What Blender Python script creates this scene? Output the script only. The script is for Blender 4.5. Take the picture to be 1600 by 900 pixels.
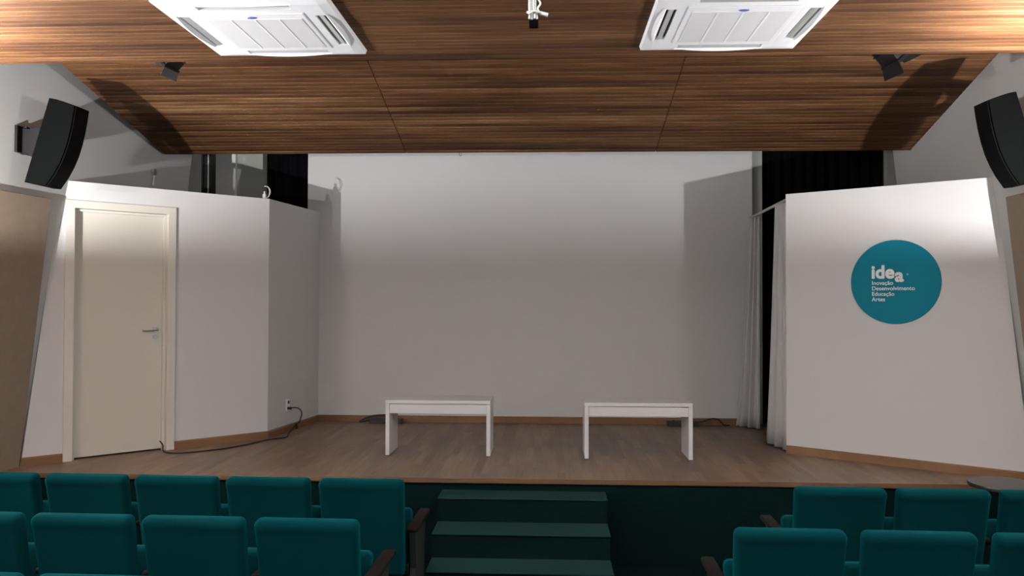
import bpy, bmesh, math, random
from mathutils import Vector, Matrix, Euler
R = math.radians
random.seed(7)
S = bpy.context.scene
COL = S.collection
for o in list(bpy.data.objects): bpy.data.objects.remove(o)

# ------------------------------------------------------------------ camera
CAM_Z = 1.99
cd = bpy.data.cameras.new('camera'); cam = bpy.data.objects.new('camera', cd); COL.objects.link(cam)
cd.sensor_width = 36.0; cd.lens = 1270.0/1600.0*36.0; cd.clip_start = 0.05; cd.clip_end = 60
psi, pit, rol = R(2.6), R(1.0), R(0.15)
fw = Vector((-math.sin(psi)*math.cos(pit), math.cos(psi)*math.cos(pit), math.sin(pit)))
rt = fw.cross(Vector((0, 0, 1))).normalized(); up = rt.cross(fw)
r2 = rt*math.cos(rol)+up*math.sin(rol); u2 = up*math.cos(rol)-rt*math.sin(rol)
cam.matrix_world = Matrix(((r2.x, u2.x, -fw.x, 0), (r2.y, u2.y, -fw.y, 0), (r2.z, u2.z, -fw.z, CAM_Z), (0, 0, 0, 1)))
S.camera = cam
S.view_settings.view_transform = 'Standard'; S.view_settings.look = 'None'
S.view_settings.gamma = 1.0; S.view_settings.use_curve_mapping = False
S.view_settings.exposure = 0.58
BOWL_GLOW = 22.0

# ------------------------------------------------------------------ world and lamps
w = bpy.data.worlds.new('world'); S.world = w; w.use_nodes = True
w.node_tree.nodes['Background'].inputs[0].default_value = (0.5, 0.5, 0.55, 1)
w.node_tree.nodes['Background'].inputs[1].default_value = 0.02
LAMP_R = Vector((3.351, 4.15, 2.29)); LAMP_L = Vector((-4.05, 4.15, 2.30)); LAMP_R2 = Vector((3.351, 0.6, 2.29)); LAMP_L2 = Vector((-4.68, 0.6, 2.30))
POWER_R, POWER_L, POWER_2 = 230.0, 310.0, 460.0
def point(name, loc, power, col, r):
    l = bpy.data.lights.new(name, 'POINT'); l.energy = power; l.color = col; l.shadow_soft_size = r
    o = bpy.data.objects.new(name, l); COL.objects.link(o); o.location = loc; return o
point('uplight_bulb', LAMP_R, POWER_R, (1.0, 0.985, 0.985), 0.016)
point('uplight_bulb', LAMP_L, POWER_L, (1.0, 0.985, 0.985), 0.016)
point('uplight_bulb', LAMP_R2, POWER_2, (1.0, 0.985, 0.985), 0.016)
point('uplight_bulb', LAMP_L2, POWER_2, (1.0, 0.985, 0.985), 0.016)
# the reflectors of the same uplights throw a strong pool straight up
for loc, pw in ((LAMP_R, 2200.0), (LAMP_L, 1500.0)):
    l = bpy.data.lights.new('uplight_reflector', 'SPOT'); l.energy = pw; l.color = (1.0, 0.95, 0.93); l.spot_size = R(104); l.spot_blend = 1.0; l.shadow_soft_size = 0.04
    o = bpy.data.objects.new('uplight_reflector', l); COL.objects.link(o); o.location = loc+Vector((0, 0, 0.02)); o.rotation_euler = (R(180), 0, 0)
# soft fill added over the rear rows, not a fixture of the hall
def area(name, loc, sx, sy, power, col, rot=(0, 0, 0)):
    l = bpy.data.lights.new(name, 'AREA'); l.shape = 'RECTANGLE'; l.size = sx; l.size_y = sy; l.energy = power; l.color = col
    o = bpy.data.objects.new(name, l); COL.objects.link(o); o.location = loc; o.rotation_euler = rot; return o
area('rear_ceiling_light', (-0.3, 1.8, 3.5), 5.0, 2.0, 130.0, (0.93, 0.98, 0.99))

# ------------------------------------------------------------------ materials
def nmat(name):
    m = bpy.data.materials.new(name); m.use_nodes = True
    nt = m.node_tree; b = nt.nodes['Principled BSDF']; return m, nt, b
def N(nt, t, **k):
    n = nt.nodes.new(t)
    for a, v in k.items(): setattr(n, a, v)
    return n
def simple(name, col, rough=0.6, metal=0.0, spec=0.5, var=0.06, scale=8.0, bump=0.0, bscale=200.0, sheen=0.0):
    m, nt, b = nmat(name)
    b.inputs['Roughness'].default_value = rough; b.inputs['Metallic'].default_value = metal
    b.inputs['Specular IOR Level'].default_value = spec
    if sheen:
        b.inputs['Sheen Weight'].default_value = sheen
        b.inputs['Sheen Roughness'].default_value = 0.5
        b.inputs['Sheen Tint'].default_value = (0.0, 0.32, 0.36, 1)
    tc = N(nt, 'ShaderNodeTexCoord'); ns = N(nt, 'ShaderNodeTexNoise'); ns.inputs['Scale'].default_value = scale
    ns.inputs['Detail'].default_value = 5
    nt.links.new(tc.outputs['Object'], ns.inputs['Vector'])
    mx = N(nt, 'ShaderNodeMix', data_type='RGBA')
    mx.inputs[6].default_value = tuple(c*(1-var) for c in col)+(1,); mx.inputs[7].default_value = tuple(min(1, c*(1+var)) for c in col)+(1,)
    nt.links.new(ns.outputs['Fac'], mx.inputs[0]); nt.links.new(mx.outputs[2], b.inputs['Base Color'])
    if bump:
        n2 = N(nt, 'ShaderNodeTexNoise'); n2.inputs['Scale'].default_value = bscale; n2.inputs['Detail'].default_value = 3
        nt.links.new(tc.outputs['Object'], n2.inputs['Vector'])
        bp = N(nt, 'ShaderNodeBump'); bp.inputs['Strength'].default_value = bump; bp.inputs['Distance'].default_value = 0.004
        nt.links.new(n2.outputs['Fac'], bp.inputs['Height']); nt.links.new(bp.outputs[0], b.inputs['Normal'])
    return m
def boards(name, pitch, axis, stops, rough=0.5, along=0.5, fine=70.0, uv=False, joint=None, cross=1.0, spec=0.4):
    """wooden boards: one tone per board plus stretched grain; boards run along the other axis"""
    m, nt, b = nmat(name); L = nt.links
    b.inputs['Roughness'].default_value = rough; b.inputs['Specular IOR Level'].default_value = spec
    tc = N(nt, 'ShaderNodeTexCoord'); sx = N(nt, 'ShaderNodeSeparateXYZ')
    L.new(tc.outputs['UV' if uv else 'Object'], sx.inputs[0])
    a = sx.outputs[axis]; l = sx.outputs[1-axis]
    def M(op, x, y=None):
        n = N(nt, 'ShaderNodeMath', operation=op)
        for i, v in enumerate((x, y)):
            if v is None: continue
            if isinstance(v, (int, float)): n.inputs[i].default_value = v
            else: L.new(v, n.inputs[i])
        return n.outputs[0]
    idx = M('FLOOR', M('DIVIDE', a, pitch))
    ll = l
    if joint:
        off = M('FRACT', M('MULTIPLY', M('SINE', M('MULTIPLY', idx, 12.989)), 4375.5))
        seg = M('FLOOR', M('DIVIDE', M('ADD', l, M('MULTIPLY', off, joint)), joint))
        idx2 = M('ADD', idx, M('MULTIPLY', seg, 37.7))
    else: idx2 = idx
    c1 = N(nt, 'ShaderNodeCombineXYZ'); L.new(M('MULTIPLY', ll, along), c1.inputs[0]); L.new(M('MULTIPLY', idx2, 7.31), c1.inputs[1])
    n1 = N(nt, 'ShaderNodeTexNoise'); n1.inputs['Scale'].default_value = 1.0; n1.inputs['Detail'].default_value = 2; L.new(c1.outputs[0], n1.inputs['Vector'])
    c2 = N(nt, 'ShaderNodeCombineXYZ'); L.new(M('MULTIPLY', ll, 3.0), c2.inputs[0]); L.new(M('MULTIPLY', a, fine), c2.inputs[1]); L.new(idx2, c2.inputs[2])
    n2 = N(nt, 'ShaderNodeTexNoise'); n2.inputs['Scale'].default_value = 1.0; n2.inputs['Detail'].default_value = 4; L.new(c2.outputs[0], n2.inputs['Vector'])
    c3 = N(nt, 'ShaderNodeCombineXYZ'); L.new(M('MULTIPLY', ll, 0.35), c3.inputs[0]); L.new(M('MULTIPLY', a, 3.2*cross), c3.inputs[1])
    n3 = N(nt, 'ShaderNodeTexNoise'); n3.inputs['Scale'].default_value = 1.0; n3.inputs['Detail'].default_value = 3; L.new(c3.outputs[0], n3.inputs['Vector'])
    v = M('ADD', M('ADD', M('MULTIPLY', n1.outputs['Fac'], 0.50), M('MULTIPLY', n2.outputs['Fac'], 0.22)), M('MULTIPLY', n3.outputs['Fac'], 0.28))
    cr = N(nt, 'ShaderNodeValToRGB'); e = cr.color_ramp.elements
    e[0].position, e[0].color = stops[0][0], stops[0][1]+(1,); e[1].position, e[1].color = stops[-1][0], stops[-1][1]+(1,)
    for p, c in stops[1:-1]:
        q = e.new(p); q.color = c+(1,)
    L.new(v, cr.inputs[0]); L.new(cr.outputs[0], b.inputs['Base Color'])
    bp = N(nt, 'ShaderNodeBump'); bp.inputs['Strength'].default_value = 0.25; bp.inputs['Distance'].default_value = 0.002
    L.new(n2.outputs['Fac'], bp.inputs['Height']); L.new(bp.outputs[0], b.inputs['Normal'])
    return m

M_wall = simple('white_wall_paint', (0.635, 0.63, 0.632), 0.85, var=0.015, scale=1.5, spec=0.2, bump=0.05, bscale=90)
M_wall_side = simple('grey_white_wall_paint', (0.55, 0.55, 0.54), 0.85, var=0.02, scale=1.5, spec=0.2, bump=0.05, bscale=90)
M_ceil_wood = boards('brown_slatted_wood', 0.065, 1, [(0.33, (0.014, 0.0052, 0.0018)), (0.45, (0.056, 0.023, 0.0085)), (0.54, (0.100, 0.045, 0.018)), (0.66, (0.20, 0.108, 0.052))], 0.6, 0.55, 70.0, uv=True, spec=0.15)
M_stage = boards('laminate_stage_floor', 0.066, 0, [(0.35, (0.092, 0.056, 0.034)), (0.5, (0.175, 0.115, 0.073)), (0.65, (0.28, 0.195, 0.130))], 0.38, 0.8, 50.0, joint=1.2, spec=0.5)
M_basebd = boards('varnished_skirting_wood', 0.5, 2 if False else 0, [(0.3, (0.15, 0.077, 0.036)), (0.7, (0.25, 0.135, 0.068))], 0.4, 0.8, 8.0)
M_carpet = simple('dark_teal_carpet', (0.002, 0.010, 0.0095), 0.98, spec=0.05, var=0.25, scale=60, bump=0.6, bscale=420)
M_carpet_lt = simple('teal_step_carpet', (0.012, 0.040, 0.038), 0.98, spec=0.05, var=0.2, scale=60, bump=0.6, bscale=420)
M_fabric = simple('teal_seat_fabric', (0.0, 0.023, 0.027), 0.95, spec=0.05, var=0.12, scale=160, bump=0.5, bscale=600, sheen=0.35)
M_darkwood = simple('dark_brown_armrest_wood', (0.006, 0.004, 0.0035), 0.7, spec=0.15, var=0.25, scale=12)
M_black = simple('black_plastic', (0.012, 0.012, 0.013), 0.5, var=0.1)
M_blackm = simple('black_metal', (0.006, 0.006, 0.0065), 0.5, var=0.1, spec=0.25)
M_speaker = simple('black_speaker_shell', (0.0016, 0.0021, 0.0020), 0.8, var=0.15, scale=4, spec=0.05)
M_grille = simple('black_speaker_mesh', (0.0025, 0.0025, 0.003), 0.85, spec=0.08, var=0.3, scale=400, bump=0.6, bscale=500)
M_panel = simple('tan_acoustic_fabric', (0.30, 0.235, 0.18), 0.95, spec=0.1, var=0.12, scale=14, bump=0.4, bscale=500)
M_door = simple('cream_door_lacquer', (0.63, 0.60, 0.53), 0.5, var=0.01, scale=2)
M_doorfr = simple('cream_door_frame_paint', (0.66, 0.63, 0.56), 0.45, var=0.01, scale=2)
M_bench = simple('white_laminate', (0.68, 0.675, 0.685), 0.4, var=0.01, scale=2)
M_ac = simple('white_ac_plastic', (0.86, 0.87, 0.90), 0.35, var=0.01, scale=2)
M_acgr = simple('pale_grey_ac_grille', (0.70, 0.70, 0.72), 0.45, var=0.01, scale=2)
M_vane = simple('grey_ac_vane', (0.42, 0.43, 0.42), 0.45, var=0.04)
M_slot = simple('dark_ac_slot', (0.012, 0.012, 0.012), 0.7, var=0.1)
M_blue = simple('blue_badge_enamel', (0.09, 0.13, 0.42), 0.35, var=0.05)
M_steel = simple('brushed_steel', (0.36, 0.36, 0.35), 0.3, metal=0.9, var=0.05)
M_dullsteel = simple('dull_grey_metal', (0.16, 0.17, 0.18), 0.35, metal=0.8, var=0.05)
M_sign = simple('teal_vinyl', (0.000, 0.175, 0.250), 0.6, var=0.03, scale=3, spec=0.15)
M_letter = simple('white_vinyl_letters', (0.78, 0.82, 0.83), 0.6, var=0.01)
M_drape_w = simple('white_drape_cloth', (0.56, 0.55, 0.55), 0.9, var=0.05, scale=5, bump=0.3, bscale=300, spec=0.1)
M_drape_b = simple('black_drape_cloth', (0.0035, 0.0035, 0.0045), 0.98, var=0.2, scale=5, bump=0.3, bscale=300, spec=0.05)
M_wing = simple('grey_wing_wall_paint', (0.40, 0.42, 0.38), 0.9, var=0.05, scale=3, spec=0.1)
M_cable_w = simple('white_cable_sheath', (0.52, 0.51, 0.49), 0.45, var=0.03)
M_cable_b = simple('black_cable_sheath', (0.012, 0.011, 0.010), 0.5, var=0.1)
M_tabletop = simple('black_table_laminate', (0.030, 0.032, 0.028), 0.28, var=0.1)
M_edge = simple('wood_edge_strip', (0.14, 0.075, 0.038), 0.45, var=0.15, scale=20)
M_roof = simple('dark_plenum_paint', (0.10, 0.10, 0.10), 0.95, var=0.1)

# ------------------------------------------------------------------ mesh helpers
def mesh_obj(name, bm, mat, parent=None, smooth=False, recalc=True):
    if recalc: bmesh.ops.recalc_face_normals(bm, faces=bm.faces)
    me = bpy.data.meshes.new(name); bm.to_mesh(me); bm.free()
    if mat is not None: me.materials.append(mat)
    if smooth:
        for p in me.polygons: p.use_smooth = True
        try: me.set_sharp_from_angle(angle=R(38))
        except Exception: pass
    o = bpy.data.objects.new(name, me); COL.objects.link(o)
    if parent is not None: o.parent = parent
    return o
def box(bm, x0, x1, y0, y1, z0, z1, bev=0.0, seg=2, M=None):
    r = bmesh.ops.create_cube(bm, size=1.0); vs = r['verts']
    bmesh.ops.scale(bm, vec=(abs(x1-x0), abs(y1-y0), abs(z1-z0)), verts=vs)
    bmesh.ops.translate(bm, vec=((x0+x1)/2, (y0+y1)/2, (z0+z1)/2), verts=vs)
    if bev:
        es = list({e for v in vs for e in v.link_edges})
        g = bmesh.ops.bevel(bm, geom=es, offset=bev, segments=seg, profile=0.5, affect='EDGES')
        vs = list({v for f in g['faces'] for v in f.verts} | {v for v in vs if v.is_valid})
    if M is not None: bmesh.ops.transform(bm, matrix=M, verts=[v for v in vs if v.is_valid])
    return vs
def prism(bm, poly, axis, a0, a1):
    """extrude 2-D polygon along axis (0 x,1 y,2 z)"""
    def mk(p, a):
        if axis == 0: return (a, p[0], p[1])
        if axis == 1: return (p[0], a, p[1])
        return (p[0], p[1], a)
    A = [bm.verts.new(mk(p, a0)) for p in poly]; B = [bm.verts.new(mk(p, a1)) for p in poly]
    bm.faces.new(A); bm.faces.new(B[::-1]); n = len(poly)
    for i in range(n): bm.faces.new((A[i], B[i], B[(i+1) % n], A[(i+1) % n]))
    return A+B
def cyl(bm, r, h, loc, rot=None, seg=24, r2=None):
    M = Matrix.Translation(loc)
    if rot is not None: M = M @ (rot if isinstance(rot, Matrix) else Euler(rot).to_matrix().to_4x4())
    return bmesh.ops.create_cone(bm, cap_ends=True, segments=seg, radius1=r, radius2=r if r2 is None else r2, depth=h, matrix=M)['verts']
def tube(bm, pts, r, seg=8):
    pts = [Vector(p) for p in pts]; rings = []
    prev = None
    for i, p in enumerate(pts):
        d = (pts[min(i+1, len(pts)-1)]-pts[max(i-1, 0)]).normalized()
        if prev is None:
            n = d.cross(Vector((0, 0, 1)))
            if n.length < 1e-3: n = d.cross(Vector((1, 0, 0)))
        else: n = prev-d*prev.dot(d)
        n.normalize(); prev = n; bn = d.cross(n)
        rings.append([bm.verts.new(p+(n*math.cos(2*math.pi*k/seg)+bn*math.sin(2*math.pi*k/seg))*r) for k in range(seg)])
    for a, b in zip(rings, rings[1:]):
        for k in range(seg): bm.faces.new((a[k], a[(k+1) % seg], b[(k+1) % seg], b[k]))
    bm.faces.new(rings[0][::-1]); bm.faces.new(rings[-1])
def smooth_path(pts, n=8):
    pts = [Vector(p) for p in pts]; P = [pts[0]]+pts+[pts[-1]]; out = []
    for i in range(1, len(P)-2):
        for k in range(n):
            t = k/n; a, b, c, d = P[i-1], P[i], P[i+1], P[i+2]
            out.append(0.5*((2*b)+(-a+c)*t+(2*a-5*b+4*c-d)*t*t+(-a+3*b-3*c+d)*t**3))
    out.append(pts[-1]); return out
def lathe(bm, prof, seg=32, loc=(0, 0, 0)):
    rings = []
    for r, z in prof:
        rings.append([bm.verts.new((loc[0]+r*math.cos(2*math.pi*k/seg), loc[1]+r*math.sin(2*math.pi*k/seg), loc[2]+z)) for k in range(seg)])
    for a, b in zip(rings, rings[1:]):
        for k in range(seg): bm.faces.new((a[k], a[(k+1) % seg], b[(k+1) % seg], b[k]))
    bm.faces.new(rings[0][::-1]); bm.faces.new(rings[-1])
def BM(): return bmesh.new()
def tag(o, label, cat, group=None, kind=None):
    if label: o['label'] = label
    if cat: o['category'] = cat
    if group: o['group'] = group
    if kind: o['kind'] = kind
    return o
def struct(o, label=None):
    o['kind'] = 'structure'
    if label: o['label'] = label
    o['category'] = o.name.split('_')[0].split('.')[0]
    return o
def empty(name, loc, rz=0.0):
    e = bpy.data.objects.new(name, None); COL.objects.link(e); e.location = loc; e.rotation_euler = (0, 0, rz)
    e.empty_display_size = 0.1; return e
def copy_tree(o, parent=None):
    c = o.copy(); COL.objects.link(c)
    if parent is not None: c.parent = parent
    for ch in list(o.children): copy_tree(ch, c)
    return c

# ------------------------------------------------------------------ the setting
STG = 0.65                      # stage floor height
YS = 6.19                       # stage front
YB = 9.04                       # stage back wall
Z0 = -0.0
REAR = -2.6
def XL(y, z): return -4.29+0.12*(y-6.6)+0.11*(z-0.65)
def XR(y, z): return 3.679+0.04*(y-6.6)-0.11*(z-0.65)
bm = BM(); box(bm, -5.6, 4.1, REAR, 9.4, -0.12, 0.0); struct(mesh_obj('floor', bm, M_carpet), 'dark teal carpet floor in front of the stage')
# leaning side walls
def lean_wall(name, X, y0, y1, z0, z1, t, mat, label):
    bm = BM(); s = 1 if t > 0 else -1
    V = {}
    for j, y in enumerate((y0, y1)):
        for k, z in enumerate((z0, z1)):
            V[j, k, 0] = bm.verts.new((X(y, z), y, z)); V[j, k, 1] = bm.verts.new((X(y, z)+t, y, z))
    for q in (((0,0,0),(1,0,0),(1,1,0),(0,1,0)), ((0,0,1),(1,0,1),(1,1,1),(0,1,1)), ((0,0,0),(0,1,0),(0,1,1),(0,0,1)),
              ((1,0,0),(1,1,0),(1,1,1),(1,0,1)), ((0,0,0),(1,0,0),(1,0,1),(0,0,1)), ((0,1,0),(1,1,0),(1,1,1),(0,1,1))):
        bm.faces.new([V[i] for i in q])
    return struct(mesh_obj(name, bm, mat), label)
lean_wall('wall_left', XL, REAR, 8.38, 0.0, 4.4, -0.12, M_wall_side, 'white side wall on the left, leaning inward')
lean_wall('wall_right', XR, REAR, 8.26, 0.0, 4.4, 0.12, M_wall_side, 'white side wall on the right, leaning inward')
bm = BM(); box(bm, -5.6, 4.1, REAR-0.12, REAR, 0, 4.4); struct(mesh_obj('wall_rear', bm, M_wall), 'wall behind the rear rows')
bm = BM(); box(bm, -2.72, 2.233, YB, YB+0.12, STG, 4.4); struct(mesh_obj('wall_back', bm, M_wall), 'wide white back wall of the stage')
bm = BM(); box(bm, 2.233, 2.36, YB+0.07, YB+0.13, STG, 4.4); struct(mesh_obj('trim_1', bm, M_wing), 'grey strip beside the black curtain')
bm = BM(); box(bm, -4.6, 4.2, 9.34, 9.44, STG, 4.4); struct(mesh_obj('wall_wing', bm, M_wing), 'grey wall behind the wings')
bm = BM(); box(bm, -4.7, -4.6, 8.0, 9.44, STG, 4.4); struct(mesh_obj('wall_wing_left', bm, M_wing))
bm = BM(); box(bm, 4.1, 4.2, 8.1, 9.44, STG, 4.4); struct(mesh_obj('wall_wing_right', bm, M_wing))
bm = BM(); box(bm, -3.56, -3.26, 9.10, 9.24, STG, 4.4); struct(mesh_obj('wall_pillar', bm, M_wing), 'grey pillar beside the left black curtain')
bm = BM(); box(bm, -4.62, -3.56, 9.06, 9.16, STG, 4.4); struct(mesh_obj('wall_wing_back', bm, simple('bright_white_paint', (0.84, 0.84, 0.84), 0.9, var=0.02)), 'grey wall beside the pillar')
bm = BM(); box(bm, 3.72, 4.12, 9.10, 9.2, STG, 4.4); struct(mesh_obj('wall_wing_end', bm, M_wing), 'grey strip right of the right black curtain')
bm = BM(); box(bm, -5.6, 4.2, REAR, 9.5, 4.4, 4.5); struct(mesh_obj('ceiling_upper', bm, M_roof), 'dark space above the timber ceiling')

# stage
bm = BM()
poly = [(XL(YS, STG)-0.02, YS), (XR(YS, STG)+0.02, YS), (3.65, 8.12), (4.12, 8.12), (4.12, 9.4), (-4.62, 9.4), (-4.62, 8.0), (XL(8.0, STG)-0.02, 8.0)]
prism(bm, poly, 2, STG-0.04, STG)
struct(mesh_obj('floor_stage', bm, M_stage), 'brown wooden plank floor of the stage')
bm = BM(); box(bm, XL(YS, .3)-0.02, XR(YS, .3)+0.02, YS+0.015, YS+0.07, 0, STG-0.04); struct(mesh_obj('wall_stage_front', bm, M_carpet), 'dark teal carpeted front face of the stage')
bm = BM(); box(bm, XL(YS, STG)+0.0, XR(YS, STG), YS-0.012, YS+0.0, STG-0.035, STG+0.001, 0.003); struct(mesh_obj('trim_2', bm, M_edge), 'thin wooden edge strip along the stage front')

# steps to the stage
st = empty('stage_steps', (-0.19, 5.78, 0)); tag(st, 'dark teal carpeted steps leading up to the stage from the aisle', 'steps')
x0, x1 = -0.807+0.19, 0.425+0.19
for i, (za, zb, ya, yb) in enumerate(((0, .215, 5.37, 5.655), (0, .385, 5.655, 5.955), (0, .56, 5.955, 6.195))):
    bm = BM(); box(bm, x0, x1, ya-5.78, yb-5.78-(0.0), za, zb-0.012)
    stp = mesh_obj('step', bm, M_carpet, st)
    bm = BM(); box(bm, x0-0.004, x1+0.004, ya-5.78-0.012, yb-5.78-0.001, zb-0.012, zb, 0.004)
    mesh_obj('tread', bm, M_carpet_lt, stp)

# slatted ceilings with real grooves
def slat_sheet(bm, L, y0, y1, pitch, xa, xb, org=(0, 0, 0), ang=0.0, thick=0.05, groove=0.008, depth=0.006):
    """boards run along x from xa(y) to xb(y); profile along y; face looks down"""
    uv = bm.loops.layers.uv.verify()
    n = int(round((y1-y0)/pitch)); pts = []
    for i in range(n):
        a = y0+i*pitch
        pts += [(a, 0.0), (a+groove*0.35, -depth), (a+groove*0.65, -depth), (a+groove, 0.0), (a+groove+0.004, 0.0025), (a+pitch-0.004, 0.0025)]
    pts.append((y0+n*pitch, 0.0))
    ca, sa = math.cos(ang), math.sin(ang)
    def P(x, s, h): return (x, org[1]+s*ca+(-h)*(-sa)*-1, org[2]-s*sa-h*ca) if ang else (x, org[1]+s, org[2]-h)
    rowsA, rowsB = [], []
    for s, h in pts:
        rowsA.append(bm.verts.new(P(xa(s), s, h))); rowsB.append(bm.verts.new(P(xb(s), s, h)))
    for i in range(len(pts)-1):
        f = bm.faces.new((rowsA[i], rowsB[i], rowsB[i+1], rowsA[i+1]))
        f.loops[0][uv].uv = (xa(pts[i][0]), pts[i][0]); f.loops[1][uv].uv = (xb(pts[i][0]), pts[i][0])
        f.loops[2][uv].uv = (xb(pts[i+1][0]), pts[i+1][0]); f.loops[3][uv].uv = (xa(pts[i+1][0]), pts[i+1][0])
    # back and ends
    e = y0+n*pitch
    T = [bm.verts.new(P(xa(y0), y0, -thick)), bm.verts.new(P(xb(y0), y0, -thick)), bm.verts.new(P(xb(e), e, -thick)), bm.verts.new(P(xa(e), e, -thick))]
    bm.faces.new(T)
    bm.faces.new((rowsA[0], rowsB[0], T[1], T[0])); bm.faces.new((rowsB[-1], rowsA[-1], T[3], T[2]))
    bm.faces.new(rowsA+[T[3], T[0]]); bm.faces.new(rowsB[::-1]+[T[1], T[2]])
    for f in bm.faces:
        for l in f.loops:
            if l[uv].uv.length == 0: l[uv].uv = (l.vert.co.x, l.vert.co.y)
ZC = 3.60; YE = 5.33
bm = BM(); slat_sheet(bm, None, REAR, REAR+0.065*122, 0.065, lambda s: XL(s, ZC)+0.005, lambda s: XR(s, ZC)-0.005, (0, 0, ZC), 0.0, 0.06)
struct(mesh_obj('ceiling', bm, M_ceil_wood, recalc=True), 'flat brown slatted timber ceiling over the seats')
YE = REAR+0.065*122
SL = R(12.9); YLOW, ZLOW = 7.85, 3.442
s_len = 0.065*42
YO = YLOW-s_len*math.cos(SL); ZO = ZLOW+s_len*math.sin(SL)
for k, (xa, xb) in enumerate(((-3.793, -1.392), (-1.386, 1.019), (1.025, 3.46))):
    bm = BM(); slat_sheet(bm, None, 0.0, s_len, 0.065, (lambda s, v=xa: v), (lambda s, v=xb: v), (0, YO, ZO), SL, 0.05, depth=0.007)
    struct(mesh_obj('ceiling_slope', bm, M_ceil_wood), ('left', 'middle', 'right')[k]+' sloping timber ceiling panel above the stage')

# ------------------------------------------------------------------ stage booth on the left with its door
TL = 3.00
pL = Vector((-4.044, 6.611, 0)); uL = Vector((1.294, 1.257, 0)).normalized(); nL = Vector((uL.y, -uL.x, 0))   # nL looks to the room
FL = Matrix(((uL.x, nL.x*-1, 0, pL.x), (uL.y, nL.y*-1, 0, pL.y), (0, 0, 1, 0), (0, 0, 0, 1)))   # local x along wall, y into booth
LEN = 1.804
bm = BM()
prism(bm, [(-0.30, STG), (0.0, STG), (0.0, TL), (-0.02, TL)], 1, 0.0, 0.10)      # left of the door (meets the leaning wall)
box(bm, 0.905, LEN, 0.0, 0.10, STG, TL)
box(bm, -0.001, 0.906, 0.0, 0.10, 2.80, TL)
bmesh.ops.transform(bm, matrix=FL, verts=bm.verts)
struct(mesh_obj('wall_booth_left', bm, M_wall), 'white partition wall with the door, left of the stage')
c0 = Vector((-2.75, 7.868)); c1 = Vector((-2.585, YB+0.0))
bm = BM(); prism(bm, [(c0.x, c0.y), (c1.x, c1.y), (c1.x-0.10, c1.y), (c0.x-0.10, c0.y-0.03)], 2, STG, TL)
struct(mesh_obj('wall_booth_left_return', bm, M_wall), 'white return wall between the door partition and the back wall')
# door: frame, leaf, handle
d = empty('door_1', pL+Vector((0, 0, STG))); d.rotation_euler = (0, 0, math.atan2(uL.y, uL.x))
d['kind'] = 'structure'; d['label'] = 'cream flush door with cream frame, left of the stage'; d['category'] = 'door'
D_TOP = 2.19
bm = BM()
box(bm, 0.0, 0.072, -0.02, 0.10, 0.0, D_TOP, 0.003); box(bm, 0.835, 0.905, -0.02, 0.10, 0.0, D_TOP, 0.003); box(bm, 0.070, 0.837, -0.02, 0.10, D_TOP-0.066, D_TOP, 0.003)
mesh_obj('door_frame', bm, M_doorfr, d)
bm = BM(); box(bm, 0.074, 0.096, 0.028, 0.055, 0.0, D_TOP-0.068); box(bm, 0.811, 0.833, 0.028, 0.055, 0, D_TOP-0.068); box(bm, 0.096, 0.811, 0.028, 0.055, D_TOP-0.088, D_TOP-0.068)
mesh_obj('door_stop', bm, M_doorfr, d)
bm = BM(); box(bm, 0.078, 0.829, 0.058, 0.095, 0.012, D_TOP-0.072, 0.003)
lf = mesh_obj('door_leaf', bm, M_door, d)
hx, hz = 0.755, 1.085
bm = BM(); cyl(bm, 0.025, 0.012, (hx, 0.052, hz), (R(90), 0, 0)); cyl(bm, 0.010, 0.045, (hx, 0.028, hz), (R(90), 0, 0)); box(bm, hx-0.125, hx+0.012, 0.0, 0.014, hz-0.010, hz+0.010, 0.004)
o = mesh_obj('door_handle', bm, M_steel, lf, True)
bm = BM(); cyl(bm, 0.022, 0.010, (hx, 0.053, hz-0.065), (R(90), 0, 0)); box(bm, hx-0.004, hx+0.004, 0.046, 0.05, hz-0.08, hz-0.055)
o = mesh_obj('keyhole_plate', bm, M_steel, lf, True)

# ------------------------------------------------------------------ partition on the right with the round sign
TR = 2.965
pR = Vector((2.121, 7.38, 0)); uR = Vector((1.156, -0.848, 0)).normalized(); nR = Vector((-uR.y, uR.x, 0))*-1   # faces the room
FR = Matrix(((uR.x, -nR.x, 0, pR.x), (uR.y, -nR.y, 0, pR.y), (0, 0, 1, 0), (0, 0, 0, 1)))
bm = BM(); prism(bm, [(0, STG), (1.86, STG), (1.63, TR), (0, TR)], 1, 0.0, 0.10)
bmesh.ops.transform(bm, matrix=FR, verts=bm.verts)
struct(mesh_obj('wall_booth_right', bm, M_wall), 'white partition wall with the round teal sign, right of the stage')

# skirting boards
def skirt(name, a, b, n, h=0.072, t=0.014, label=None, z=STG):
    a = Vector(a); b = Vector(b); u = (b-a).normalized(); n = Vector(n).normalized()
    bm = BM(); prof = [(0, 0), (t, 0), (t, h-0.012), (t*0.55, h-0.003), (0, h)]
    A = [bm.verts.new((a.x+n.x*p, a.y+n.y*p, z+q)) for p, q in prof]; B = [bm.verts.new((b.x+n.x*p, b.y+n.y*p, z+q)) for p, q in prof]
    bm.faces.new(A); bm.faces.new(B[::-1])
    for i in range(5): bm.faces.new((A[i], B[i], B[(i+1) % 5], A[(i+1) % 5]))
    return struct(mesh_obj(name, bm, M_basebd), label)
P2 = lambda p, u, s: (p.x+u.x*s, p.y+u.y*s)
skirt('baseboard_left', P2(pL, uL, 0.905), P2(pL, uL, LEN), (nL.x, nL.y), label='wooden skirting right of the cream door')
skirt('baseboard_left_end', P2(pL, uL, -0.30), P2(pL, uL, 0.0), (nL.x, nL.y), label='short wooden skirting left of the cream door')
skirt('baseboard_return', c0, c1, (1, -0.1), label='wooden skirting of the left return wall')
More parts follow.
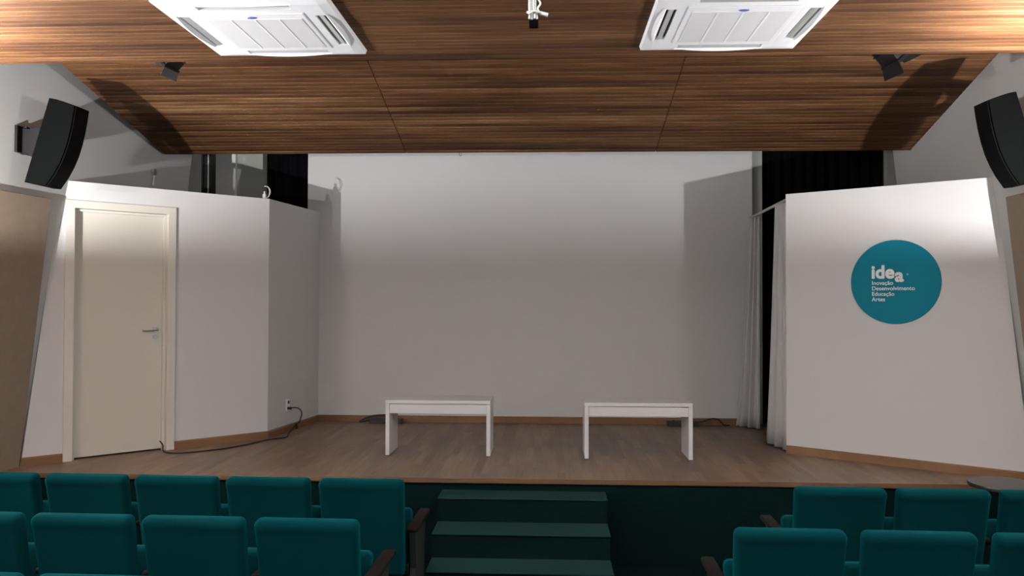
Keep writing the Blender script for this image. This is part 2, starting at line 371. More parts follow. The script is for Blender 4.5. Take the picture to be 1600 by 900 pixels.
skirt('baseboard_back', (-2.58, YB), (2.232, YB), (0, -1), label='wooden skirting along the stage back wall')
skirt('baseboard_right', P2(pR, uR, 0.0), P2(pR, uR, 1.84), (nR.x, nR.y), label='wooden skirting under the teal sign')

# ------------------------------------------------------------------ acoustic wall panels
def wall_frame(X, side):
    # plane basis on the leaning wall: a along y, b up the wall
    e1 = Vector((X(1, 0)-X(0, 0), 1, 0)).normalized(); e2 = Vector((X(0, 1)-X(0, 0), 0, 1)).normalized()
    n = e1.cross(e2) if side < 0 else e2.cross(e1)
    return e1, e2, n.normalized()
def wall_panel(X, side, y0, y1, z0, z1, label):
    e1, e2, n = wall_frame(X, side)
    o = Vector((X(y1, z0), y1, z0)); 
    Ln = (y1-y0)/e1.y; H = (z1-z0)/e2.z
    bm = BM(); box(bm, -Ln, 0, 0.005, 0.035, 0, H, 0.006)
    M = Matrix(((e1.x, n.x, e2.x, o.x), (e1.y, n.y, e2.y, o.y), (e1.z, n.z, e2.z, o.z), (0, 0, 0, 1)))
    bmesh.ops.transform(bm, matrix=M, verts=bm.verts)
    tag(mesh_obj('acoustic_panel', bm, M_panel), label, 'wall panel')
wall_panel(XL, -1, 4.75, 6.42, 0.35, 2.825, 'tall tan fabric acoustic panel on the left wall beside the cream door')
wall_panel(XR, 1, 4.75, 6.20, 0.35, 2.785, 'tall tan fabric acoustic panel on the right wall beside the sign partition')

# ------------------------------------------------------------------ round sign with lettering
sc = pR+uR*0.909; sg = bpy.data.objects.new('wall_sign', None); COL.objects.link(sg)
sgM = Matrix(((uR.x, 0, nR.x, sc.x+nR.x*0.001), (uR.y, 0, nR.y, sc.y+nR.y*0.001), (0, 1, 0, 2.165), (0, 0, 0, 1)))
bm = BM(); bmesh.ops.create_cone(bm, cap_ends=True, segments=96, radius1=0.347, radius2=0.347, depth=0.006, matrix=Matrix.Translation((0, 0, 0.004)))
bpy.data.objects.remove(sg)
sg = mesh_obj('wall_sign', bm, M_sign); sg.matrix_world = sgM
tag(sg, 'round teal sign with white lettering on the right partition wall', 'sign')
def text(body, x, y, size, off=0.0, sp=1.0, name='lettering', xs=1.0):
    c = bpy.data.curves.new(name, 'FONT'); c.body = body; c.size = 1.0; c.extrude = 0.0005/size; c.space_character = sp
    t = bpy.data.objects.new(name, c); COL.objects.link(t)
    dg = bpy.context.evaluated_depsgraph_get(); me = bpy.data.meshes.new_from_object(t.evaluated_get(dg))
    bpy.data.objects.remove(t)
    if off:      # heavy strokes: widen the glyph outlines evenly
        bm = BM(); q = off/size
        for k in range(12):
            n0 = len(bm.verts); bm.from_mesh(me); bm.verts.ensure_lookup_table()
            bmesh.ops.translate(bm, vec=(q*math.cos(k*math.pi/6), q*math.sin(k*math.pi/6), 0.00012*(k+1)/size), verts=bm.verts[n0:])
        bm.to_mesh(me); bm.free()
    me.materials.append(M_letter)
    o = bpy.data.objects.new(name, me); COL.objects.link(o); o.parent = sg; o.location = (x, y, 0.008); o.scale = (size*xs, size, size)
    return o
text('ide', -0.184, 0.034, 0.150, 0.0058, 1.02, 'logo_lettering', 0.98)
text('a', 0.002, 0.006, 0.150, 0.0058, 1.0, 'logo_lettering', 1.0)
text('®', 0.090, 0.055, 0.018, 0.0, 1.0, 'registered_mark')
for i, s in enumerate(('Inovação', 'Desenvolvimento', 'Educação', 'Artes')):
    text(s, -0.180, -0.022-i*0.0455, 0.046, 0.0007, 1.02, 'small_lettering')

# ------------------------------------------------------------------ white benches
def make_bench(loc, rz, label):
    b = empty('bench', loc, rz); tag(b, label, 'bench', 'white benches on the stage')
    W, Dp, H, t = 0.915, 0.40, 0.484, 0.034
    bm = BM(); box(bm, -W/2, W/2, 0, Dp, H-0.030, H, 0.0015); mesh_obj('bench_top', bm, M_bench, b)
    for s in (-1, 1):
        bm = BM(); xa = s*(W/2); xb = s*(W/2-t); box(bm, min(xa, xb), max(xa, xb), 0.0, Dp, 0.006, H-0.0305, 0.0015)
        lg = mesh_obj('leg', bm, M_bench, b)
        for yy in (0.03, Dp-0.03):
            bm = BM(); cyl(bm, 0.010, 0.006, (s*(W/2-t/2), yy, 0.003), seg=12); mesh_obj('foot_glide', bm, M_black, lg)
    bm = BM(); box(bm, -W/2+t+0.001, W/2-t-0.001, 0.008, 0.026, H-0.115, H-0.036, 0.001); mesh_obj('apron', bm, M_bench, b)
    bm = BM(); box(bm, -W/2+t+0.001, W/2-t-0.001, Dp-0.026, Dp-0.008, H-0.115, H-0.031, 0.001); mesh_obj('apron', bm, M_bench, b)
    return b
make_bench((-0.963, 7.047, STG), 0, 'white low bench on the stage, the one nearer the cream door')
make_bench((0.764, 6.977, STG), R(-0.2), 'white low bench on the stage, the one nearer the white curtains')

# ------------------------------------------------------------------ ceiling cassette air conditioners
def make_ac(loc, label):
    e = empty('air_conditioner', loc); tag(e, label, 'air conditioner', 'ceiling cassette air conditioners')
    H = 0.477
    # panel: grid with four slot openings, extruded
    xs = [-H, -0.415, -0.352, -0.255, 0.255, 0.352, 0.415, H]
    def hole(i, j):
        xm = (xs[i]+xs[i+1])/2; ym = (xs[j]+xs[j+1])/2
        return (i in (1, 5) and abs(ym) < 0.254) or (j in (1, 5) and abs(xm) < 0.254)
    bm = BM(); V = [[bm.verts.new((x, y, 0)) for y in xs] for x in xs]
    for i in range(7):
        for j in range(7):
            if not hole(i, j): bm.faces.new((V[i][j], V[i+1][j], V[i+1][j+1], V[i][j+1]))
    r = bmesh.ops.extrude_face_region(bm, geom=bm.faces[:])
    ev = [v for v in r['geom'] if isinstance(v, bmesh.types.BMVert)]
    bmesh.ops.translate(bm, vec=(0, 0, -0.034), verts=ev)
    # soften outer rim: pull the outer lower ring in
    for v in ev:
        if abs(abs(v.co.x)-H) < 1e-4: v.co.x *= 0.985; v.co.z = -0.026
        if abs(abs(v.co.y)-H) < 1e-4: v.co.y *= 0.985; v.co.z = -0.026
    p = mesh_obj('panel', bm, M_ac, e)
    bm = BM(); box(bm, -0.44, 0.44, -0.44, 0.44, -0.006, 0.0); mesh_obj('duct_recess', bm, M_slot, e)
    for k in range(4):
        Mr = Matrix.Rotation(k*math.pi/2, 4, 'Z')
        # curved raised lip outside the slot
        bm = BM(); n = 16; A = []; B = []; C = []
        for i in range(n+1):
            x = -0.27+0.54*i/n; bul = 0.022*(1-(x/0.27)**2)
            A.append(bm.verts.new((x, 0.412, -0.033))); B.append(bm.verts.new((x, 0.419+bul*0.6, -0.037-bul*0.5))); C.append(bm.verts.new((x, 0.425+bul*1.1, -0.031)))
        for i in range(n):
            bm.faces.new((A[i], A[i+1], B[i+1], B[i])); bm.faces.new((B[i], B[i+1], C[i+1], C[i])); bm.faces.new((C[i], C[i+1], A[i+1], A[i]))
        bmesh.ops.transform(bm, matrix=Mr, verts=bm.verts); mesh_obj('slot_lip', bm, M_ac, e, True)
        bm = BM(); box(bm, -0.25, 0.25, -0.017, 0.017, -0.003, 0.003, 0.002)
        bmesh.ops.transform(bm, matrix=Mr @ Matrix.Translation((0, 0.383, -0.026)) @ Matrix.Rotation(R(-14), 4, 'X'), verts=bm.verts)
        mesh_obj('vane', bm, M_vane, e)
    bm = BM(); box(bm, -0.30, 0.30, -0.30, 0.30, -0.040, -0.0335, 0.004)
    g = mesh_obj('grille_frame', bm, M_ac, e)
    bm = BM()
    box(bm, -0.268, 0.272, -0.225, 0.272, -0.043, -0.0395, 0.0015)
    ig = mesh_obj('intake_grille', bm, M_acgr, g)
    bm = BM()
    for i in range(3): box(bm, -0.137+i*0.137, -0.125+i*0.137, -0.225, 0.272, -0.0455, -0.0425, 0.001)
    mesh_obj('grille_rib', bm, M_ac, ig)
    bm = BM(); lathe(bm, [(0.012, -0.045), (0.026, -0.0445), (0.028, -0.040)], 32); bmesh.ops.scale(bm, vec=(1, 0.42, 1), verts=bm.verts); bmesh.ops.translate(bm, vec=(0, -0.252, 0), verts=bm.verts)
    mesh_obj('badge', bm, M_blue, g)
    return e
make_ac((-1.640, 4.640, ZC-0.004), 'white ceiling cassette air conditioner, the one on the side of the cream door')
make_ac((1.040, 4.625, ZC-0.004), 'white ceiling cassette air conditioner, the one on the side of the teal sign')

# ------------------------------------------------------------------ wall speakers
def make_speaker(side, label):
    e = empty('wall_speaker', ((-3.74 if side < 0 else 3.09), (6.08 if side < 0 else 5.77), (3.18 if side < 0 else 3.12))); tag(e, label, 'speaker', 'black wall speakers')
    ox, oz = e.location.x, e.location.z
    prof = [(-3.569, 3.451), (-3.50, 3.437), (-3.43, 3.415), (-3.309, 3.357), (-3.322, 3.28), (-3.34, 3.205), (-3.36, 3.12), (-3.388, 3.035), (-3.425, 2.96), (-3.47, 2.89), (-3.537, 2.807), (-3.60, 2.815), (-3.75, 2.844)]
    prof = [(-3.59, 3.449), (-3.54, 3.440), (-3.49, 3.425), (-3.405, 3.395), (-3.417, 3.31), (-3.432, 3.225), (-3.452, 3.14), (-3.478, 3.055), (-3.512, 2.975), (-3.553, 2.90), (-3.612, 2.817), (-3.67, 2.822), (-3.765, 2.843)]
    if side < 0: prof = [(x*1.053, 1.99+(z-1.99)*1.053) for x, z in prof]
    if side > 0: prof = [(3.15-(x+3.569)*0.97, z-0.018) for x, z in prof]
    P = [(x-ox, z-oz) for x, z in prof]
    bm = BM(); prism(bm, P, 1, -0.12, 0.08)
    # the cabinet narrows towards its back
    xb = [p for p in P]
    for v in bm.verts:
        depth = abs(v.co.x-(P[0][0] if side < 0 else P[0][0]))
    bmesh.ops.bevel(bm, geom=[ed for ed in bm.edges if len(ed.link_faces) == 2 and ed.calc_face_angle(0) > R(40)], offset=0.012, segments=3, profile=0.5, affect='EDGES')
    mesh_obj('cabinet', bm, M_speaker, e, True)
    # front grille follows the curved front
    F = P[3:11]; s = 1 if side < 0 else -1
    G = [(x+s*0.008, z-0.002) for x, z in F]; bm = BM(); poly = F+G[::-1]
    prism(bm, poly, 1, -0.105, 0.065); mesh_obj('grille', bm, M_grille, e, True)
    # bracket to the leaning wall
    xw = (XL if side < 0 else XR)(e.location.y, oz+0.05)-ox
    xc = (P[0][0]+P[-1][0])/2
    bm = BM()
    x0 = xw+s*0.0; x1_ = xw+s*0.022
    box(bm, min(x0, x1_), max(x0, x1_), -0.09, 0.09, -0.055, 0.15, 0.003)
    for zz in (-0.06, 0.14): box(bm, min(xw-s*0.0, xw+s*0.05), max(xw, xw+s*0.05), -0.02, 0.02, zz, zz+0.012, 0.002)
    br = mesh_obj('bracket', bm, M_blackm, e)
    bm = BM()
    a = (xw+s*0.02, -0.045); pts = [(xw+s*0.02, -0.055), (xw+s*0.02, 0.135), (xc-s*0.10, 0.13), (xc-s*0.03, 0.15), (xc+s*0.06, 0.16), (xc+s*0.03, 0.11), (xc-s*0.035, 0.06), (xc-s*0.055, 0.0), (xc-s*0.02, -0.11), (xc-s*0.09, -0.09), (xc-s*0.14, -0.055)]
    if s < 0: pts = pts
    prism(bm, pts, 1, -0.03, 0.05); mesh_obj('arm', bm, M_blackm, br)
    return e
make_speaker(-1, 'tilted black speaker bracketed to the left wall above the tan panel')
make_speaker(1, 'tilted black speaker bracketed to the right wall above the sign partition')

# ------------------------------------------------------------------ stage flood lights hung behind the ceiling edge
def make_flood(loc, tilt, yaw, scale, silver, label):
    e = empty('stage_light', loc); tag(e, label, 'stage light', 'stage lights behind the ceiling edge')
    Rm = Matrix.Rotation(yaw, 4, 'Z') @ Matrix.Rotation(tilt, 4, 'Y') @ Matrix.Scale(scale, 4)
    # housing: tapered can with cooling ribs, opening towards local -x
    bm = BM(); prism(bm, [(-0.10, -0.075), (0.02, -0.075), (0.11, -0.045), (0.11, 0.045), (0.02, 0.075), (-0.10, 0.075)], 1, -0.11, 0.11)
    bmesh.ops.bevel(bm, geom=bm.edges[:], offset=0.006, segments=2, profile=0.5, affect='EDGES')
    bmesh.ops.transform(bm, matrix=Rm, verts=bm.verts); h = mesh_obj('housing', bm, M_blackm, e, True)
    bm = BM()
    for i in range(5): box(bm, 0.0+i*0.02, 0.006+i*0.02, -0.116, 0.116, -0.084+i*0.008, 0.084-i*0.008, 0.001)
    bmesh.ops.transform(bm, matrix=Rm, verts=bm.verts); mesh_obj('cooling_rib', bm, M_dullsteel if silver else M_blackm, h)
    bm = BM()
    box(bm, -0.125, -0.098, -0.12, 0.12, -0.085, 0.085, 0.003)
    bmesh.ops.transform(bm, matrix=Rm, verts=bm.verts); rim = mesh_obj('lens_frame', bm, M_blackm, h)
    for zz, dz in ((0.082, 0.035), (-0.086, -0.035)):
        bm = BM(); A = [bm.verts.new(c) for c in ((-0.12, -0.115, zz), (-0.12, 0.115, zz), (-0.20, 0.13, zz+dz), (-0.20, -0.13, zz+dz))]
        bm.faces.new(A); r = bmesh.ops.extrude_face_region(bm, geom=bm.faces[:]); bmesh.ops.translate(bm, vec=(0, 0, 0.003), verts=[v for v in r['geom'] if isinstance(v, bmesh.types.BMVert)])
        bmesh.ops.transform(bm, matrix=Rm, verts=bm.verts); mesh_obj('barn_door', bm, M_dullsteel if silver else M_blackm, h)
    bm = BM(); box(bm, -0.015, 0.015, -0.135, -0.13, -0.02, 0.19, 0.001); box(bm, -0.015, 0.015, 0.13, 0.135, -0.02, 0.19, 0.001); box(bm, -0.015, 0.015, -0.135, 0.135, 0.185, 0.19, 0.001)
    zt = ZLOW+math.tan(SL)*(YLOW-loc[1])-loc[2]
    cyl(bm, 0.012, zt-0.19, (0, 0, 0.19+(zt-0.19)/2)); cyl(bm, 0.04, 0.01, (0, 0, zt-0.008))
    mesh_obj('yoke', bm, M_blackm, e)
    return e
make_flood((-2.66, 5.62, 3.735), R(-45), R(-8), 0.72, True, 'black and silver stage light peeking under the ceiling edge near the left speaker')
make_flood((2.31, 5.62, 3.725), R(-132), R(10), 0.85, False, 'black stage light peeking under the ceiling edge near the right speaker')

# ------------------------------------------------------------------ wall uplights (just outside the frame) that light the hall
M_bowl, nt_, b_ = nmat('glowing_opal_glass')
b_.inputs['Base Color'].default_value = (0.8, 0.8, 0.78, 1); b_.inputs['Roughness'].default_value = 0.4
b_.inputs['Emission Color'].default_value = (1.0, 0.93, 0.88, 1); b_.inputs['Emission Strength'].default_value = BOWL_GLOW
def make_uplight(lamp, X, side, where):
    y = lamp.y; s = 1 if side < 0 else -1; xw = X(y, lamp.z)
    e = empty('wall_uplight', (xw, y, lamp.z)); tag(e, 'white bowl wall uplight on the '+('left' if side < 0 else 'right')+' wall '+where, 'wall light', 'wall uplights')
    dx = abs(lamp.x-xw)-0.10
    bm = BM(); n = 20; Rr = 0.17; rings = []
    prof = [(1.0, 0.010), (0.98, -0.04), (0.80, -0.10), (0.45, -0.135), (0.05, -0.14)]
    prof = prof+[(r-0.03 if r > 0.06 else 0.02, z+0.006) for r, z in prof[::-1]]
    for r, z in prof:
        rings.append([bm.verts.new((s*(dx+Rr*1.25*r*math.sin(math.pi*k/n)), -Rr*1.3*r*math.cos(math.pi*k/n), z)) for k in range(n+1)])
    for a, b in zip(rings, rings[1:]):
        for k in range(n): bm.faces.new((a[k], a[k+1], b[k+1], b[k]))
    a, b = rings[-1], rings[0]
    for k in range(n): bm.faces.new((a[k], a[k+1], b[k+1], b[k]))
    mesh_obj('bowl', bm, M_bowl, e, True)
    bm = BM(); box(bm, min(0, s*(dx+0.01)), max(0, s*(dx+0.01)), -0.06, 0.06, -0.12, -0.02, 0.002); mesh_obj('back_plate', bm, M_ac, e)
make_uplight(LAMP_L, XL, -1, 'beside the front rows'); make_uplight(LAMP_R, XR, 1, 'beside the front rows')
make_uplight(LAMP_L2, XL, -1, 'beside the rear rows'); make_uplight(LAMP_R2, XR, 1, 'beside the rear rows')

# ------------------------------------------------------------------ curtains
def drape(name, path, z0, z1, amp, waves, mat, label, taper=None, cat='curtain', nz=14, thick=0.004, jit=0.3, group=None):
    """hanging cloth along a floor path; taper(t) squeezes the upper end"""
    path = [Vector(p) for p in path]; lens = [0]
    for a, b in zip(path, path[1:]): lens.append(lens[-1]+(b-a).length)
    L = lens[-1]; n = max(40, waves*12)
    def at(s):
        for i in range(len(path)-1):
            if s <= lens[i+1]+1e-9:
                u = (path[i+1]-path[i]).normalized(); return path[i]+u*(s-lens[i]), u
        return path[-1], (path[-1]-path[-2]).normalized()
    rnd = random.Random(len(label)); ph = [rnd.uniform(-jit, jit) for _ in range(waves+2)]; am = [rnd.uniform(0.6, 1.2) for _ in range(waves+2)]
    bm = BM(); G = []
    for j in range(nz+1):
        t = j/nz; z = z0+(z1-z0)*t; row = []
        k0, k1 = taper(t) if taper else (0.0, 1.0)
        for i in range(n+1):
            f = i/n; s = (k0+(k1-k0)*f)*L; p, u = at(s); nn = Vector((-u.y, u.x))
            wv = f*waves; ii = int(min(wv, waves)); 
            off = amp*am[ii]*math.sin(2*math.pi*wv+ph[ii]*math.sin(math.pi*(wv-ii)))*(0.55+0.45*(1-t))
            row.append(bm.verts.new((p.x+nn.x*off, p.y+nn.y*off, z)))
        G.append(row)
    for a, b in zip(G, G[1:]):
        for i in range(n): bm.faces.new((a[i], a[i+1], b[i+1], b[i]))
    o = mesh_obj(name, bm, mat, None, True)
    md = o.modifiers.new('thickness', 'SOLIDIFY'); md.thickness = thick
    return tag(o, label, cat, group)
ZT = 4.38
drape('black_curtain', [(-3.24, 9.24), (-2.66, 9.24)], STG+0.01, ZT, 0.025, 5, M_drape_b, 'black curtain above the left partition, beside the back wall', group='black wing curtains')
drape('black_curtain', [(2.36, 9.22), (3.70, 9.22)], STG+0.01, ZT, 0.030, 11, M_drape_b, 'black curtain behind the right partition, between back wall and sign partition', group='black wing curtains')
bm = BM(); tube(bm, [(2.150, 7.42, 2.925), (2.215, YB, 2.925)], 0.014, 12)
cr_ = mesh_obj('curtain_rail', bm, M_cable_w, None, True); tag(cr_, 'thin white curtain rail from the sign partition to the back wall', 'curtain rail')
drape('white_curtain', [(2.165, 7.45), (2.085, 7.92)], STG+0.012, 2.905, 0.035, 3, M_drape_w, 'white curtain bunched against the edge of the sign partition', taper=lambda t: (0.05, 1.0-0.42*t**0.8), group='white stage curtains')
drape('white_curtain', [(2.02, 8.93), (2.235, 8.72)], STG+0.012, 2.905, 0.035, 3, M_drape_w, 'white curtain bunched in front of the back wall edge', taper=lambda t: (0.02+0.60*t**0.7, 1.0), group='white stage curtains')

# black track and white cable at the left wing
bm = BM(); box(bm, -3.75, -3.645, 8.60, 8.72, STG, 4.39, 0.004); box(bm, -3.745, -3.725, 8.58, 8.60, STG, 4.39)
tag(mesh_obj('track_post', bm, M_blackm), 'black vertical track post in the left wing above the door partition', 'post')
bm = BM(); tube(bm, [(-3.672, 8.585, STG), (-3.672, 8.585, 4.38)], 0.007, 8)
tag(mesh_obj('hanging_cable', bm, M_cable_w, None, True), 'thin white cable running down the black track post', 'cable')

# ------------------------------------------------------------------ round table by the stage
t = empty('round_table', (3.06, 5.62, 0)); tag(t, 'small round black pedestal table between the stage and the right seats', 'table')
bm = BM(); lathe(bm, [(0.20, 0.755), (0.222, 0.760), (0.225, 0.775), (0.222, 0.785), (0.10, 0.785)], 64); mesh_obj('tabletop', bm, M_tabletop, t, True)
bm = BM(); lathe(bm, [(0.035, 0.02), (0.028, 0.3), (0.030, 0.58), (0.045, 0.70), (0.075, 0.745), (0.085, 0.755)], 32); mesh_obj('pedestal', bm, M_blackm, t, True)
bm = BM(); lathe(bm, [(0.17, 0.0), (0.17, 0.012), (0.06, 0.025), (0.04, 0.028)], 48); mesh_obj('base', bm, M_blackm, t, True)

# ------------------------------------------------------------------ auditorium seats
def rounded(bm, W, H, T, r, bulge_f=0.0, seg=4, nx=10, nz=8, roll=0.0, concave=0.0):
    """upholstered slab centred at x=0, thickness along y (0..T), height 0..H, edges rounded"""
    vs = box(bm, -W/2, W/2, 0, T, 0, H, r, seg)
def seat_mesh_back():
    bm = BM()
    W, H, T = 0.505, 0.60, 0.085
    # lattice of the outline: superellipse-like cross section swept in x
    nx, nz = 22, 20
    def pt(u, v, side):
        # u -1..1 across, v 0..1 up, side 0 rear 1 front
        return None
    r = bmesh.ops.create_cube(bm, size=1.0)
    bmesh.ops.scale(bm, vec=(W, T, H), verts=bm.verts); bmesh.ops.translate(bm, vec=(0, T/2, H/2), verts=bm.verts)
    bmesh.ops.bevel(bm, geom=bm.edges[:], offset=0.034, segments=6, profile=0.5, affect='EDGES')
    # cut for shaping
    for k in range(1, 12):
        x = -W/2+W*k/12; g = bmesh.ops.bisect_plane(bm, geom=bm.verts[:]+bm.edges[:]+bm.faces[:], plane_co=(x, 0, 0), plane_no=(1, 0, 0))
    for k in range(1, 12):
        z = H*k/12; g = bmesh.ops.bisect_plane(bm, geom=bm.verts[:]+bm.edges[:]+bm.faces[:], plane_co=(0, 0, z), plane_no=(0, 0, 1))
    for z in (H-0.072, H-0.062, H-0.052, H-0.040): bmesh.ops.bisect_plane(bm, geom=bm.verts[:]+bm.edges[:]+bm.faces[:], plane_co=(0, 0, z), plane_no=(0, 0, 1))
    for v in bm.verts:
        x, y, z = v.co; u = x/(W/2); q = z/H
        # gentle wrap: centre set forward, ends towards the rear row; top edge dips in the middle
        v.co.y += 0.016*(1-u*u)
        v.co.z -= 0.008*(1-u*u)*q
        # headrest roll: upper band swells, seam below it
        if y < T*0.5:
            b = (z-(H-0.062))
            v.co.y += 0.001*math.exp(-(b/0.014)**2)
            v.co.y += 0.0045*min(1, max(0, (H-0.045-z)/0.035))
        # taper towards the seat
        v.co.x *= 1-0.06*(1-q)
    return bm
def make_seat():
    e = empty('auditorium_seat', (0, 0, 0))
    M = Matrix.Translation((0, 0.0, 0.950)) @ Matrix.Rotation(R(11), 4, 'X') @ Matrix.Translation((0, 0, -0.60))
    bm = seat_mesh_back(); bmesh.ops.transform(bm, matrix=M, verts=bm.verts); mesh_obj('backrest', bm, M_fabric, e, True)
    # tipped-up cushion
    bm = BM(); box(bm, -0.235, 0.235, -0.05, 0.05, 0.0, 0.36, 0.032, 5)
    for v in bm.verts: v.co.y += 0.012*(1-(v.co.x/0.235)**2)
    bmesh.ops.transform(bm, matrix=Matrix.Translation((0, 0.335, 0.355)) @ Matrix.Rotation(R(-8), 4, 'X'), verts=bm.verts)
    mesh_obj('seat_cushion', bm, M_fabric, e, True)
    bm = BM(); box(bm, -0.225, 0.225, 0.22, 0.30, 0.33, 0.40, 0.01); box(bm, -0.25, 0.25, 0.20, 0.24, 0.36, 0.42, 0.006)
    mesh_obj('seat_frame', bm, M_blackm, e)
    return e
def add_arm(e, s):
    x = s*0.277
    # side stanchion
    bm = BM(); prism(bm, [(0.10, 0.0), (0.56, 0.0), (0.56, 0.03), (0.46, 0.06), (0.50, 0.60), (0.58, 0.636), (0.16, 0.636), (0.20, 0.40), (0.14, 0.06), (0.10, 0.03)], 0, x-0.018, x+0.018)
    st_ = mesh_obj('side_panel', bm, M_black, e)
    bm = BM(); box(bm, x-0.036, x+0.036, 0.15, 0.61, 0.637, 0.667, 0.012, 3)
    for v in bm.verts:
        if v.co.y > 0.5: v.co.z -= 0.01*(v.co.y-0.5)/0.1
        if v.co.y < 0.25: v.co.z -= 0.012*(0.25-v.co.y)/0.1
    mesh_obj('armrest', bm, M_darkwood, e, True)
proto = make_seat(); add_arm(proto, -1)
proto_r = None
used = [False]
def place_seat(x, y, label, group, end=False):
    e = proto if not used[0] else copy_tree(proto); used[0] = True
    if end:
        add_end.append(e)
    e.location = (x, y, 0); e.rotation_euler = (0, 0, R(-1.25)); tag(e, label, 'seat', group)
    return e
add_end = []
RY = {1: 4.635, 2: 3.755, 3: 2.905}
names = {1: 'front row', 2: 'second row', 3: 'third row'}
ords = ['next to the aisle', 'second from the aisle', 'third from the aisle', 'fourth from the aisle', 'fifth from the aisle', 'sixth from the aisle']
seats = {(1, 'left'): [-1.088, -1.643, -2.196, -2.748, -3.303], (2, 'left'): [-1.145, -1.697, -2.250, -2.805], (3, 'left'): [-1.128, -1.68, -2.235],
         (1, 'right'): [1.628, 2.185, 2.745], (2, 'right'): [1.098, 1.668, 2.245]}
for (row, side), xs_ in seats.items():
    for i, x in enumerate(xs_):
        e = place_seat(x, RY[row]-0.022*x, 'teal upholstered tip-up seat in the %s of the %s block, %s' % (names[row], side, ords[i]), 'teal seats in the %s, %s block' % (names[row], side))
        if (side == 'left' and i == 0) or (side == 'right' and i == len(xs_)-1): add_end.append(e)
for e in add_end: add_arm(e, 1)

# ------------------------------------------------------------------ small things
# power outlet, its plug and the black cord along the partition
ux = (c1-c0).normalized(); nrm = Vector((ux.y, -ux.x)); oc = c0+ux*0.42
o3 = Vector((oc.x, oc.y, 0.925))
rzo = math.atan2(ux.y, ux.x)
w_ = empty('wall_outlet', o3, rzo); tag(w_, 'small white double power outlet on the left return wall', 'outlet')
bm = BM(); box(bm, -0.035, 0.035, -0.010, 0.0, -0.06, 0.06, 0.003); mesh_obj('cover_plate', bm, M_ac, w_)
bm = BM(); cyl(bm, 0.017, 0.006, (0.005, -0.012, 0.027), (R(90), 0, 0), 20); mesh_obj('socket', bm, M_black, w_)
def W(px): return px
pts = [(oc.x+0.012, oc.y-0.0, 0.893), (oc.x+0.10, oc.y+0.02, 0.893), (oc.x+0.135, oc.y+0.05, 0.84), (oc.x+0.13, oc.y+0.0, 0.76), (-2.58, 8.25, 0.735), (-2.62, 8.12, 0.665)]
pts2 = [(-2.62, 8.12, 0.665), (-2.58, 7.95, 0.658), (-2.60, 7.86, 0.657), (-2.70, 7.78, 0.657), (-2.80, 7.52, 0.657), (-2.93, 7.28, 0.657), (-3.06, 7.15, 0.657), (-3.18, 7.06, 0.657), (-3.32, 7.03, 0.657), (-3.42, 7.10, 0.66), (-3.455, 7.16, 0.70), (-3.475, 7.145, 0.74)]
bm = BM(); tube(bm, smooth_path(pts+pts2[1:], 8), 0.0062, 8)
cb = mesh_obj('extension_lead', bm, M_cable_b, None, True); tag(cb, 'black power cord running from the outlet along the floor to the door', 'cord')
bm = BM(); cyl(bm, 0.014, 0.045, (oc.x+0.025, oc.y-0.008, 0.893), (0, R(90), 0), 14); mesh_obj('plug', bm, M_cable_b, cb, True)
bm = BM(); cyl(bm, 0.013, 0.06, (-2.575, 8.22, 0.720), (R(35), R(10), 0), 14); mesh_obj('cord_switch', bm, M_cable_b, cb, True)

# floor boxes at the back wall
def floor_box(x0, x1, y, label, cable):
    e = empty('power_strip', ((x0+x1)/2, y, STG)); tag(e, label, 'power strip', 'black power strips at the back wall')
    hw = (x1-x0)/2
    bm = BM(); box(bm, -hw, hw, -0.04, 0.04, 0.0, 0.055, 0.006); b = mesh_obj('strip_body', bm, M_black, e)
    bm = BM()
    for i in range(3): cyl(bm, 0.014, 0.008, (-hw*0.6+i*hw*0.6, 0, 0.056), None, 16)
    mesh_obj('socket', bm, M_blackm, b)
    bm = BM(); tube(bm, smooth_path([(p[0]-(x0+x1)/2, p[1]-y, p[2]-STG) for p in cable], 6), 0.008, 8); mesh_obj('strip_cable', bm, M_cable_b, e, True)
floor_box(-1.97, -1.61, 8.93, 'black power strip at the back wall seen past the bench nearer the door', [(-1.96, 8.93, 0.69), (-2.03, 8.95, 0.67), (-2.10, 8.97, 0.66), (-1.98, 8.98, 0.72), (-1.80, 8.98, 0.735), (-1.70, 8.96, 0.72)])
floor_box(1.29, 1.62, 8.93, 'black power strip at the back wall seen past the bench nearer the curtains', [(1.61, 8.93, 0.69), (1.68, 8.94, 0.70), (1.76, 8.96, 0.725), (1.84, 8.96, 0.72), (1.90, 8.94, 0.665), (1.96, 8.95, 0.66)])

# hanging projector cable
hc = empty('hanging_connector', (-0.062, 3.2, ZC)); tag(hc, 'white cable bundle with black connector hanging from the ceiling between the air conditioners', 'cable')
z = lambda v: v-ZC
bm = BM()
for dx, dy in ((-0.014, 0.0), (-0.006, 0.006), (0.003, -0.004), (0.010, 0.003)):
    tube(bm, smooth_path([(dx*1.2, dy, -0.001), (dx, dy, z(3.35)), (dx-0.004, dy, z(3.17)), (dx*1.1, dy, z(3.135)), (dx*1.3, dy, z(3.112))], 5), 0.0042, 8)
tube(bm, smooth_path([(0.018, 0, z(3.19)), (0.026, 0, z(3.172)), (0.016, 0, z(3.155)), (0.022, 0, z(3.14)), (0.040, 0, z(3.135))], 5), 0.004, 8)
mesh_obj('cable_bundle', bm, M_cable_w, hc, True)
bm = BM(); box(bm, -0.018, 0.018, -0.010, 0.010, z(3.076), z(3.106), 0.003); mesh_obj('connector', bm, simple('matt_black_rubber', (0.0015, 0.0015, 0.0015), 0.9, spec=0.02), hc)
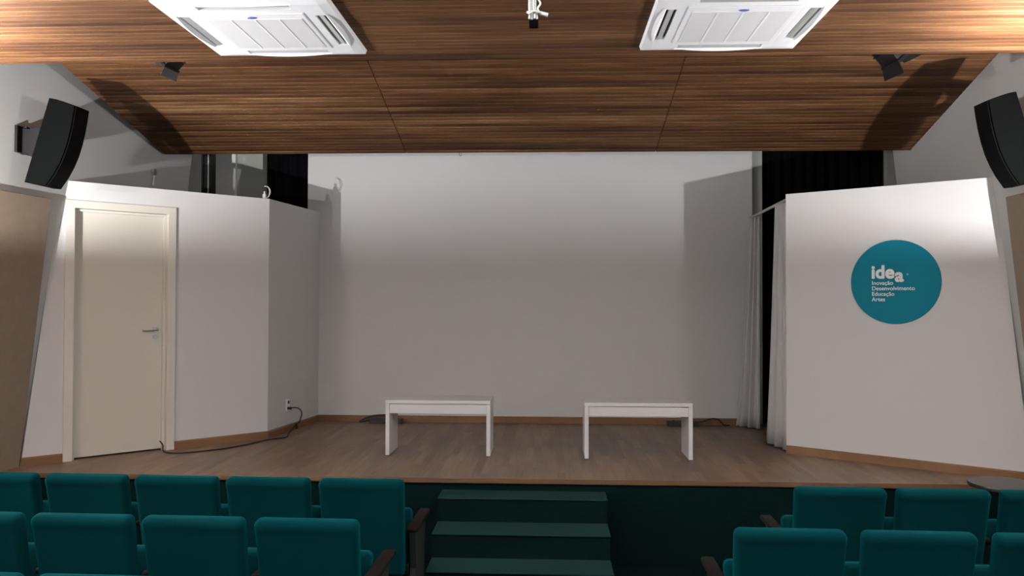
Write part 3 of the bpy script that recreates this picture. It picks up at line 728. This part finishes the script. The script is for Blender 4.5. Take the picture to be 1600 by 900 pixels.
bm = BM(); cyl(bm, 0.0075, 0.034, (0.040, 0, z(3.131)), (0, R(105), 0), 14); tube(bm, smooth_path([(-0.020, -0.01, z(3.128)), (0.0, -0.014, z(3.138)), (0.022, -0.01, z(3.134)), (0.03, 0, z(3.133))], 5), 0.0045, 8)
tube(bm, [(-0.026, 0, z(3.140)), (-0.018, -0.004, z(3.134))], 0.005, 8)
mesh_obj('cable_tie', bm, M_cable_w, hc, True)

# plug loop on top of the partition corner
pc = empty('loose_plug', (-2.80, 7.87, TL)); tag(pc, 'white plug with a loop of cable on top of the left partition corner', 'cable')
bm = BM(); cyl(bm, 0.020, 0.045, (0, 0, 0.0225), None, 16); cyl(bm, 0.010, 0.03, (0, 0, 0.06), None, 12); mesh_obj('plug', bm, M_cable_w, pc, True)
bm = BM(); tube(bm, smooth_path([(0.015, 0, 0.008), (0.045, 0, 0.03), (0.058, 0, 0.07), (0.045, 0, 0.11), (0.015, 0, 0.127), (-0.002, 0, 0.125)], 6), 0.0035, 8)
tube(bm, smooth_path([(0.018, 0.005, 0.008), (0.036, 0.01, 0.03), (0.046, 0.01, 0.075), (0.036, 0.005, 0.11), (0.012, 0, 0.127)], 6), 0.003, 8); mesh_obj('cable_loop', bm, M_cable_w, pc, True)

# wire hook at the lower ceiling edge
bm = BM(); tube(bm, smooth_path([(-0.868, 7.82, 3.45), (-0.872, 7.835, 3.422), (-0.862, 7.835, 3.407), (-0.851, 7.835, 3.418), (-0.853, 7.83, 3.45)], 6), 0.0022, 6)
tag(mesh_obj('wire_hook', bm, M_blackm, None, True), 'tiny wire hook under the lower edge of the sloping ceiling', 'hook')
# small grey fitting on the left wall above the partition
yw, zw = 7.75, 3.20
wf = empty('wall_fitting', (XL(yw, zw), yw, zw)); tag(wf, 'small grey round fitting with a stem on the left wall above the door partition', 'fitting')
bm = BM(); cyl(bm, 0.032, 0.02, (0.02, 0, 0.05), (0, R(90), 0), 20); mesh_obj('disc', bm, simple('grey_plastic', (0.16, 0.16, 0.17), 0.5), wf, True)
bm = BM(); tube(bm, [(0.02, 0, 0.03), (0.012, 0, -0.08)], 0.011, 8); mesh_obj('stem', bm, M_vane, wf, True)
